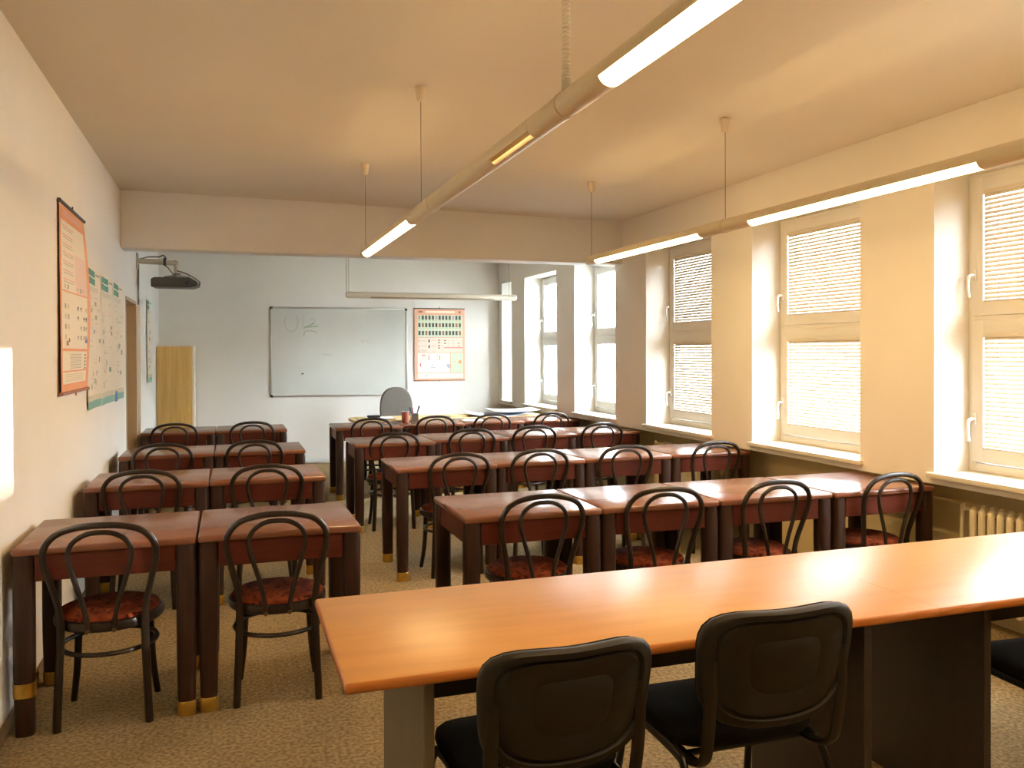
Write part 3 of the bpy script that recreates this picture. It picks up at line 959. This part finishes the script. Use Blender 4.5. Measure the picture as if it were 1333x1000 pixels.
for row in range(5):
    v = 0.42 + row * 0.055 + (0.05 if row > 0 else 0)
    for k, u in enumerate((0.14, 0.24, 0.56, 0.66, 0.76, 0.83)):
        if (row + k) % 6 != 5:
            R2.append((u, u + 0.05, v, v + 0.026, 'c_grey' if (row + k) % 2 else 'c_beige'))
            if k > 1:
                R2.append((u, u + 0.045, v + 0.004, v + 0.014, 'c_black' if row in (1, 2) else 'c_grey'))
R2 += [(0.82, 0.9, 0.705, 0.73, 'c_blue'), (0.18, 0.26, 0.725, 0.75, 'c_brown'), (0.26, 0.30, 0.71, 0.73, 'c_black')]
for q in range(9):
    v = 0.795 + q * 0.0095
    R2.append((0.30, 0.70, v, v + 0.003, 'c_grey'))
    if q % 2 == 0:
        R2.append((0.82, 0.86, v, v + 0.012, 'c_black'))
for q in range(4):
    R2.append((0.10, 0.80, 0.905 + q * 0.011, 0.908 + q * 0.011, 'c_beige'))
sheet('printed_sheet', t, fm2, 'c_orange', R2, 8, 24)
bm = NB()
tube(bm, [(0.012, -hw2 - 0.01, hh2 + 0.004), (0.012, hw2 + 0.01, hh2 + 0.004)], 0.010, 10)
tube(bm, [(0.012, 0, hh2 + 0.01), (0.012, 0, hh2 + 0.03)], 0.004, 6)
obj('top_rail', bm, 'c_black', t)
bm = NB()
p0, _ = fm2(0, 1); p1, _ = fm2(1, 1)
tube(bm, [p0 + Vector((0, -0.01, -0.004)), p1 + Vector((0, 0.01, -0.004))], 0.010, 10)
tube(bm, [(p0 + p1) / 2 + Vector((0, 0, -0.01)), (p0 + p1) / 2 + Vector((0, 0, -0.03))], 0.004, 6)
obj('bottom_rail', bm, 'c_brown', t)

# green-headed technical posters on the left wall
def poster(y0, y1, z0, z1, seed, label, flip=False):
    rnd = random.Random(seed)
    t = thing('poster', label, 'poster', (XL, (y0 + y1) / 2, z0), 0, 'green-headed posters on the left wall')
    hw_, hh_ = (y1 - y0) / 2, z1 - z0
    ph = rnd.random() * 3
    def f(u, v):
        return Vector((0.007 + 0.004 * math.sin(7 * u + ph) , -hw_ + 2 * hw_ * u, hh_ * (1 - v))), Vector((1, 0, 0))
    R = [(0.04, 0.62, 0.015, 0.06, 'c_dgreen'), (0.04, 0.62, 0.072, 0.118, 'c_dgreen'), (0, 1, 0.905, 0.945, 'c_beige'), (0, 1, 0.945, 1.0, 'c_teal'), (0.66, 0.92, 0.03, 0.045, 'c_grey')]
    for q in range(3):
        R.append((0.08, 0.8, 0.135 + q * 0.013, 0.138 + q * 0.013, 'c_grey'))
    for _q in range(13):
        u, v = 0.08 + rnd.random() * 0.75, 0.19 + rnd.random() * 0.66
        w, h = 0.05 + rnd.random() * 0.09, 0.015 + rnd.random() * 0.03
        R.append((u, u + w, v, v + h, rnd.choice(['c_grey', 'c_beige', 'c_grey', 'c_brown', 'c_dgreen', 'c_black'] if _q % 4 == 0 else ['c_grey', 'c_beige'])))
    for _q in range(16):
        u, v = 0.06 + rnd.random() * 0.6, 0.19 + rnd.random() * 0.68
        R.append((u, u + 0.1 + rnd.random() * 0.2, v, v + 0.003, 'c_grey'))
    for u in (0.36, 0.7):
        R.append((u, u + 0.006, 0.2, 0.88, 'c_beige'))
    return sheet('printed_sheet', t, f, 'c_cream', R, 12, 4), t
poster(5.905, 6.50, 1.16, 2.085, 3, 'green-headed poster on the left wall, partly behind the orange chart')
poster(6.52, 7.16, 1.155, 2.085, 5, 'middle of the three green-headed posters on the left wall')
_, tp = poster(7.18, 7.80, 1.15, 2.09, 8, 'green-headed poster nearest the doorway, blue tab at its foot')
bm = NB(); box(bm, 0.010, 0.0145, -0.24, -0.12, -0.005, 0.075); obj('blue_tab', bm, 'c_blue', tp)
_, tp2 = poster(10.03, 10.60, 1.20, 2.13, 11, 'narrow-looking green-headed poster on the left wall beyond the doorway')

# ------------------------------------------------------------------ whiteboard
wx0, wx1, wz0, wz1 = 0.534, 2.416, 0.924, 2.152
t = thing('whiteboard', 'large whiteboard with faint marker traces on the end wall', 'whiteboard', ((wx0 + wx1) / 2, YW, wz0))
hwb, hb = (wx1 - wx0) / 2, wz1 - wz0
bm = NB(); box(bm, -hwb + 0.012, hwb - 0.012, -0.014, -0.001, 0.012, hb - 0.012); obj('writing_surface', bm, 'board', t)
bm = NB()
box(bm, -hwb + 0.02, hwb - 0.02, -0.024, -0.001, hb - 0.022, hb, bev=0.004); box(bm, -hwb + 0.02, hwb - 0.02, -0.024, -0.001, 0, 0.022, bev=0.004)
box(bm, -hwb, -hwb + 0.022, -0.024, -0.001, 0.02, hb - 0.02, bev=0.004); box(bm, hwb - 0.022, hwb, -0.024, -0.001, 0.02, hb - 0.02, bev=0.004)
obj('frame', bm, 'alu', t)
for sx in (-1, 1):
    for zz in (0, hb):
        bm = NB()
        zs = 1 if zz > 0 else -1
        tube(bm, smooth_path([(sx * (hwb - 0.036), -0.014, zz - zs * 0.010), (sx * (hwb - 0.014), -0.014, zz - zs * 0.014), (sx * (hwb - 0.010), -0.014, zz - zs * 0.036)], 4), 0.0145, 8)
        obj('corner_cap', bm, 'black', t)
def wpt(u, v, d=-0.0165):   # image pixel on the board -> local point
    X = wx0 + (u - 351.5) / (530.2 - 351.5) * (wx1 - wx0)
    Z = wz1 - (v - 400.5) / (515.5 - 400.5) * (wz1 - wz0)
    return Vector((X - (wx0 + wx1) / 2, d, Z - wz0))
def stroke(name, pts, m, r):
    bm = NB(); tube(bm, smooth_path([wpt(u, v) for u, v in pts], 5), r, 5); obj(name, bm, m, t)
stroke('marker_line', [(372, 413), (370, 420), (373, 429), (379, 432), (385, 428), (387, 418), (385, 411)], 'mark_grey', 0.004)
stroke('marker_line', [(394, 411), (393, 420), (394, 430)], 'mark_grey', 0.0035)
stroke('marker_line', [(402, 418), (405, 415), (409, 417), (405, 420)], 'mark_grey', 0.0035)
stroke('marker_line', [(408, 421), (400, 425), (395, 427), (403, 426), (412, 425)], 'mark_green', 0.009)
stroke('marker_line', [(394, 438), (396, 432), (404, 431), (411, 433)], 'mark_grey', 0.006)
stroke('marker_line', [(468, 442), (471, 445), (475, 443), (478, 446)], 'mark_grey', 0.005)
stroke('marker_line', [(418, 462), (424, 461.5), (430, 463)], 'mark_green', 0.004)
stroke('marker_line', [(390.5, 486.2), (393.5, 486)], 'mark_dark', 0.009)

# ------------------------------------------------------------------ projector on its wall arm
py, pz = 9.09, 2.425
t = thing('projector', 'dark projector hanging from a wall arm under the beam', 'projector', (XL, py, pz))
bm = NB(); box(bm, 0.0, 0.014, -0.06, 0.06, -0.07, 0.09, bev=0.003); obj('wall_plate', bm, 'arm', t)
bm = NB(); tube(bm, [(0.01, 0, 0.015), (0.385, 0, 0.005)], 0.027, 14); obj('arm', bm, 'arm', t)
bm = NB(); tube(bm, [(0.365, 0, 0.035), (0.365, 0, -0.10)], 0.024, 14); obj('drop_tube', bm, 'arm', t)
bm = NB()
lathe(bm, [(0.03, -0.10), (0.034, -0.115), (0.12, -0.130), (0.13, -0.150)], 4, 0.37, 0, sy=0.9)
obj('mount_bracket', bm, 'proj_top', t)
bm = NB()
P = [(0.135, -0.245), (0.135, -0.165), (0.17, -0.150), (0.50, -0.150), (0.56, -0.185), (0.565, -0.225), (0.50, -0.247)]
A = [bm.verts.new((x, -0.13, z)) for x, z in P]; B = [bm.verts.new((x + 0.02, 0.15, z)) for x, z in P]
for k in range(len(P)):
    bm.faces.new((A[k], A[(k + 1) % len(P)], B[(k + 1) % len(P)], B[k]))
bm.faces.new(A); bm.faces.new(B)
bmesh.ops.bevel(bm, geom=list(bm.edges), offset=0.006, segments=2, affect='EDGES')
b_ = obj('projector_body', bm, 'proj', t)
bm = NB(); tube(bm, [(0.47, -0.125, -0.205), (0.47, -0.150, -0.205)], 0.026, 16); obj('lens', bm, 'black', b_)
bm = NB()
tube(bm, smooth_path([(0.02, -0.01, 0.03), (0.10, -0.01, 0.055), (0.20, -0.01, 0.06), (0.245, -0.02, 0.075), (0.27, -0.01, 0.045), (0.26, -0.005, 0.02)], 5), 0.006, 6)
box(bm, 0.245, 0.27, -0.035, 0.03, -0.024, 0.05, bev=0.004)
obj('cable', bm, 'black', t)
bm = NB()
tube(bm, smooth_path([(0.37, -0.03, -0.075), (0.45, -0.03, -0.10), (0.54, -0.03, -0.15), (0.585, -0.02, -0.19), (0.575, 0.0, -0.215), (0.555, 0.0, -0.215)], 5), 0.007, 6)
tube(bm, smooth_path([(0.25, -0.02, -0.02), (0.29, -0.03, -0.05), (0.34, -0.02, -0.12)], 5), 0.006, 6)
obj('cable', bm, 'cable', t)
bm = NB(); tube(bm, smooth_path([(0.014, 0.0, -0.02), (0.012, -0.005, -0.2), (0.012, 0.0, -0.36), (0.012, 0.0, -0.42)], 4), 0.009, 6); obj('cable', bm, 'cable', t)
o = NB(); box(o, XL, XL + 0.03, 9.06, 9.11, 0.0, 2.0, bev=0.003)
tag(obj('cable_trunking', o, 'cream'), 'white vertical cable trunking on the left wall beside the doorway', 'trunking')

# ------------------------------------------------------------------ cabinet, teacher's corner
t = thing('cabinet', 'tall light-oak cabinet in the left rear corner', 'cabinet', (-0.645, 11.56, 0))
bm = NB()
box(bm, -0.195, 0.212, -0.24, 0.27, 0.06, 1.595); box(bm, -0.18, 0.2, -0.21, 0.25, 0, 0.06)
obj('body', bm, 'oak', t)
bm = NB(); box(bm, 0.2125, 0.236, -0.243, 0.27, 0.0, 1.612, bev=0.002); obj('side_panel', bm, 'cream', t)  # cream colour carries the window light falling on this side
bm = NB(); box(bm, -0.2, 0.21, -0.262, -0.2405, 0.07, 1.612, bev=0.003)
dd = obj('door', bm, 'oak', t)
bm = NB(); tube(bm, smooth_path([(0.17, -0.262, 0.73), (0.17, -0.285, 0.74), (0.17, -0.285, 0.82), (0.17, -0.262, 0.83)], 4), 0.005, 6); obj('handle', bm, 'brass', dd)

tx0, tx1, ty_0, ty_1 = 1.34, 3.66, 9.56, 10.20
t = thing('teacher_table', 'pale-topped table with rounded ends behind the farthest right-hand row', 'table', (tx0, ty_0, 0))
W_, D_ = tx1 - tx0, ty_1 - ty_0
bm = NB()
out = []
rc = 0.16
for cxx, cyy, a0 in ((W_ - rc, rc, -PI / 2), (W_ - rc, D_ - rc, 0), (rc, D_ - rc, PI / 2), (rc, rc, PI)):
    for k in range(7):
        a = a0 + PI / 2 * k / 6
        out.append((cxx + rc * math.cos(a), cyy + rc * math.sin(a)))
A = [bm.verts.new((x, y, 0.722)) for x, y in out]; B = [bm.verts.new((x, y, 0.75)) for x, y in out]
for k in range(len(out)):
    bm.faces.new((A[k], A[(k + 1) % len(out)], B[(k + 1) % len(out)], B[k]))
bm.faces.new(A); bm.faces.new(B)
obj('tabletop', bm, 'folder', t)
for cxx in (0.2, W_ - 0.2):
    for cyy in (0.12, D_ - 0.12):
        bm = NB(); tube(bm, [(cxx, cyy, 0.0), (cxx, cyy, 0.7215)], 0.022, 12); obj('leg', bm, 'frame', t)

# teacher's chair
t = thing('swivel_chair', 'grey upholstered swivel chair behind the farthest tables', 'chair', (2.06, 10.58, 0))
bm = NB()
n = 40
def brow(s, dy):
    ring = []
    for k in range(n):
        a = 2 * PI * k / n
        c, q = math.cos(a), math.sin(a)
        p = 2.6 if q > 0 else 4
        r = (abs(c) ** p + abs(q) ** p) ** (-1 / p)
        X, Z = 0.215 * r * c * s * (1 - 0.06 * max(0, -q)), 0.29 * r * q * s
        ring.append(bm.verts.new((X, 0.27 + dy + 0.5 * X * X * -1, 0.785 + Z)))
    return ring
rings = [brow(s, dy) for s, dy in ((0.03, -0.045), (0.7, -0.042), (0.94, -0.03), (1.0, 0.0), (0.95, 0.022), (0.7, 0.03), (0.03, 0.03))]
for A, B in zip(rings[:-1], rings[1:]):
    for k in range(n):
        bm.faces.new((A[k], A[(k + 1) % n], B[(k + 1) % n], B[k]))
bm.faces.new(rings[0]); bm.faces.new(rings[-1])
obj('backrest', bm, 'greyfab', t, 50)
bm = NB(); lathe(bm, [(0.2, 0.42), (0.235, 0.44), (0.24, 0.465), (0.22, 0.485), (0.1, 0.49)], 32); obj('seat', bm, 'greyfab', t)
bm = NB(); tube(bm, smooth_path([(0, 0.05, 0.40), (0, 0.25, 0.40), (0, 0.315, 0.46), (0, 0.308, 0.75)], 5), 0.028, 8, rb=0.008, flat=(1, 0, 0)); obj('back_bracket', bm, 'frame', t)
bm = NB(); tube(bm, [(0, 0, 0.08), (0, 0, 0.42)], 0.028, 14); obj('column', bm, 'frame', t)
for k in range(5):
    a = 2 * PI * k / 5 + 0.3
    bm = NB(); tube(bm, [(0.02 * math.cos(a), 0.02 * math.sin(a), 0.10), (0.27 * math.cos(a), 0.27 * math.sin(a), 0.065)], [0.024, 0.015], 8)
    l = obj('foot', bm, 'frame', t)
    bm = NB(); ca, sa = 0.27 * math.cos(a), 0.27 * math.sin(a)
    tube(bm, [(ca - 0.02 * sa / 0.27, ca * 0.02 / 0.27 + sa, 0.026), (ca + 0.02 * sa / 0.27, sa - ca * 0.02 / 0.27, 0.026)], 0.026, 14)
    obj('caster', bm, 'black', l)

# things on the teacher's table and the last row of desks
def paper(name, label, pts, z, m, cat='paper', curl=0.0, grp=None, th=0.003):
    bm = NB()
    n_ = 8
    a, b, c, d_ = [Vector((p[0], p[1], 0)) for p in pts]
    def P(u, v):
        q = (a * (1 - u) + b * u) * (1 - v) + (d_ * (1 - u) + c * u) * v
        q.z = z + curl * (abs(u - 0.5) * 2) ** 3 + curl * 0.6 * max(0, v - 0.5)
        return q
    for off in (0, th):
        G = [[bm.verts.new(P(i / n_, j / n_) + Vector((0, 0, off))) for j in range(n_ + 1)] for i in range(n_ + 1)]
        for i in range(n_):
            for j in range(n_):
                bm.faces.new((G[i][j], G[i + 1][j], G[i + 1][j + 1], G[i][j + 1]))
        if off == 0:
            G0 = G
    edge0 = [G0[i][0] for i in range(n_ + 1)] + [G0[n_][j] for j in range(1, n_ + 1)] + [G0[i][n_] for i in range(n_ - 1, -1, -1)] + [G0[0][j] for j in range(n_ - 1, 0, -1)]
    edge1 = [G[i][0] for i in range(n_ + 1)] + [G[n_][j] for j in range(1, n_ + 1)] + [G[i][n_] for i in range(n_ - 1, -1, -1)] + [G[0][j] for j in range(n_ - 1, 0, -1)]
    for k in range(len(edge0)):
        bm.faces.new((edge0[k], edge0[(k + 1) % len(edge0)], edge1[(k + 1) % len(edge0)], edge1[k]))
    o = obj(name, bm, m)
    return tag(o, label, cat, grp)
paper('folder', 'tan folder at the left end of the pale table', [(1.40, 9.62), (1.82, 9.60), (1.84, 9.98), (1.42, 10.0)], 0.7505, 'folder', 'folder', 0.0, th=0.012)
paper('paper_sheet', 'white paper lying on the tan folder', [(1.50, 9.60), (1.80, 9.58), (1.83, 9.90), (1.53, 9.93)], 0.7635, 'paper')
bm = NB(); box(bm, -0.075, 0.075, -0.035, 0.035, 0, 0.028, bev=0.008)
tag(obj('pencil_case', bm, 'black', None, 35, (1.60, 9.80, 0.767)), 'dark pencil case on the white paper', 'pencil case')
paper('paper_sheet', 'large pale-blue plan sheet at the right end of the pale table', [(2.74, 9.66), (3.46, 9.62), (3.50, 10.10), (2.78, 10.14)], 0.7505, 'paper_blue', 'paper', 0.035)
paper('paper_sheet', 'white curling sheet on top of the pale-blue plan', [(3.02, 9.68), (3.62, 9.66), (3.63, 10.06), (3.06, 10.16)], 0.795, 'paper', 'paper', 0.02)
paper('folder', 'tan folder curling at the left of the pale-blue plan', [(2.50, 9.74), (2.73, 9.72), (2.75, 9.96), (2.52, 9.98)], 0.7505, 'folder', 'folder', 0.012)
paper('leaflet', 'small pink and white leaflet on the far desk by the plan', [(2.56, 9.24), (2.70, 9.23), (2.71, 9.36), (2.57, 9.37)], 0.751, 'c_pink', 'leaflet')
paper('paper_sheet', 'white sheet lying on the farthest desk second from the window', [(2.52, 9.12), (2.74, 9.11), (2.75, 9.34), (2.53, 9.35)], 0.7502, 'paper', 'paper', th=0.0008)
t = thing('cup', 'copper-coloured cup on the farthest desk', 'cup', (1.855, 9.22, 0.75))
bm = NB(); lathe(bm, [(0.036, 0.0), (0.039, 0.004), (0.042, 0.118), (0.040, 0.118), (0.036, 0.01)], 28, capt=True); obj('body', bm, 'copper', t)
bm = NB(); tube(bm, [(0.0422 * math.cos(2 * PI * k / 28), 0.0422 * math.sin(2 * PI * k / 28), 0.118) for k in range(28)], 0.0025, 6, closed=True); obj('rim', bm, 'paper', t)
t = thing('pen_holder', 'smoky square pen holder beside the copper cup', 'pen holder', (1.965, 9.26, 0.75))
bm = NB()
for x0, x1, y0, y1 in ((-0.038, 0.038, -0.038, -0.035), (-0.038, 0.038, 0.035, 0.038), (-0.038, -0.035, -0.035, 0.035), (0.035, 0.038, -0.035, 0.035)):
    box(bm, x0, x1, y0, y1, 0, 0.09)
box(bm, -0.038, 0.038, -0.038, 0.038, 0, 0.004)
obj('box', bm, 'holder', t)
for lab, m, (dx, dy), (ex, ey), L in (('blue pen leaning left in the pen holder', 'blue', (-0.005, 0.0), (-0.035, 0.01), 0.15), ('red pen in the pen holder', 'red', (0.0, 0.01), (-0.018, 0.02), 0.15),
                                   ('dark marker leaning right in the pen holder', 'black', (0.005, -0.01), (0.055, -0.01), 0.17), ('second dark pen leaning left in the pen holder', 'black', (-0.012, -0.015), (-0.05, -0.01), 0.16)):
    bm = NB(); tube(bm, [(1.965 + dx, 9.26 + dy, 0.7555), (1.965 + (dx + ex) / 2, 9.26 + (dy + ey) / 2, 0.755 + L * 0.5), (1.965 + ex, 9.26 + ey, 0.755 + L)], [0.0045, 0.006, 0.006 if m != 'black' else 0.009], 8)
    tag(obj('pen', bm, m), lab, 'pen', 'pens in the holder')
bm = NB(); tube(bm, [(1.86, 9.215, 0.762), (1.868, 9.235, 0.905)], 0.006, 8)
tag(obj('pen', bm, 'green'), 'green pen standing in the copper cup', 'pen')

# ------------------------------------------------------------------ radiators
def radiator(label, y0, y1):
    t = thing('radiator', label, 'radiator', (3.925, y0, 0), 0, 'column radiators under the windows')
    n_ = int((y1 - y0) / 0.058)
    for k in range(n_):
        y = 0.03 + k * 0.058
        bm = NB()
        for xx in (-0.042, 0.042):
            sp = [(xx, y, 0.12), (xx, y, 0.16), (xx, y, 0.60), (xx * 0.98, y, 0.635), (xx * 0.7, y, 0.655)]
            tube(bm, sp, [0.017, 0.019, 0.019, 0.018, 0.012], 10)
        for zz in (0.14, 0.63):
            tube(bm, [(-0.04, y, zz), (0.04, y, zz)], 0.021, 10)
            tube(bm, [(0, y - 0.029, zz), (0, y + 0.029, zz)], 0.018, 10)
        for xx in (-0.042, 0.042):
            if k in (0, n_ - 1):
                tube(bm, [(xx, y, 0.0), (xx, y, 0.125)], 0.013, 8)
        obj('section', bm, 'radiator', t)
    bm = NB(); tube(bm, smooth_path([(0.0, y1 - y0 - 0.02, 0.63), (0.0, y1 - y0 + 0.03, 0.63), (0.0, y1 - y0 + 0.05, 0.60), (0.0, y1 - y0 + 0.05, 0.0)], 4), 0.011, 8); obj('pipe', bm, 'radiator', t)
radiator('white column radiator under the window nearest the camera, by the right edge', 2.62, 3.64)
radiator('white column radiator under the third window, glimpsed behind the desks', 6.15, 7.25)
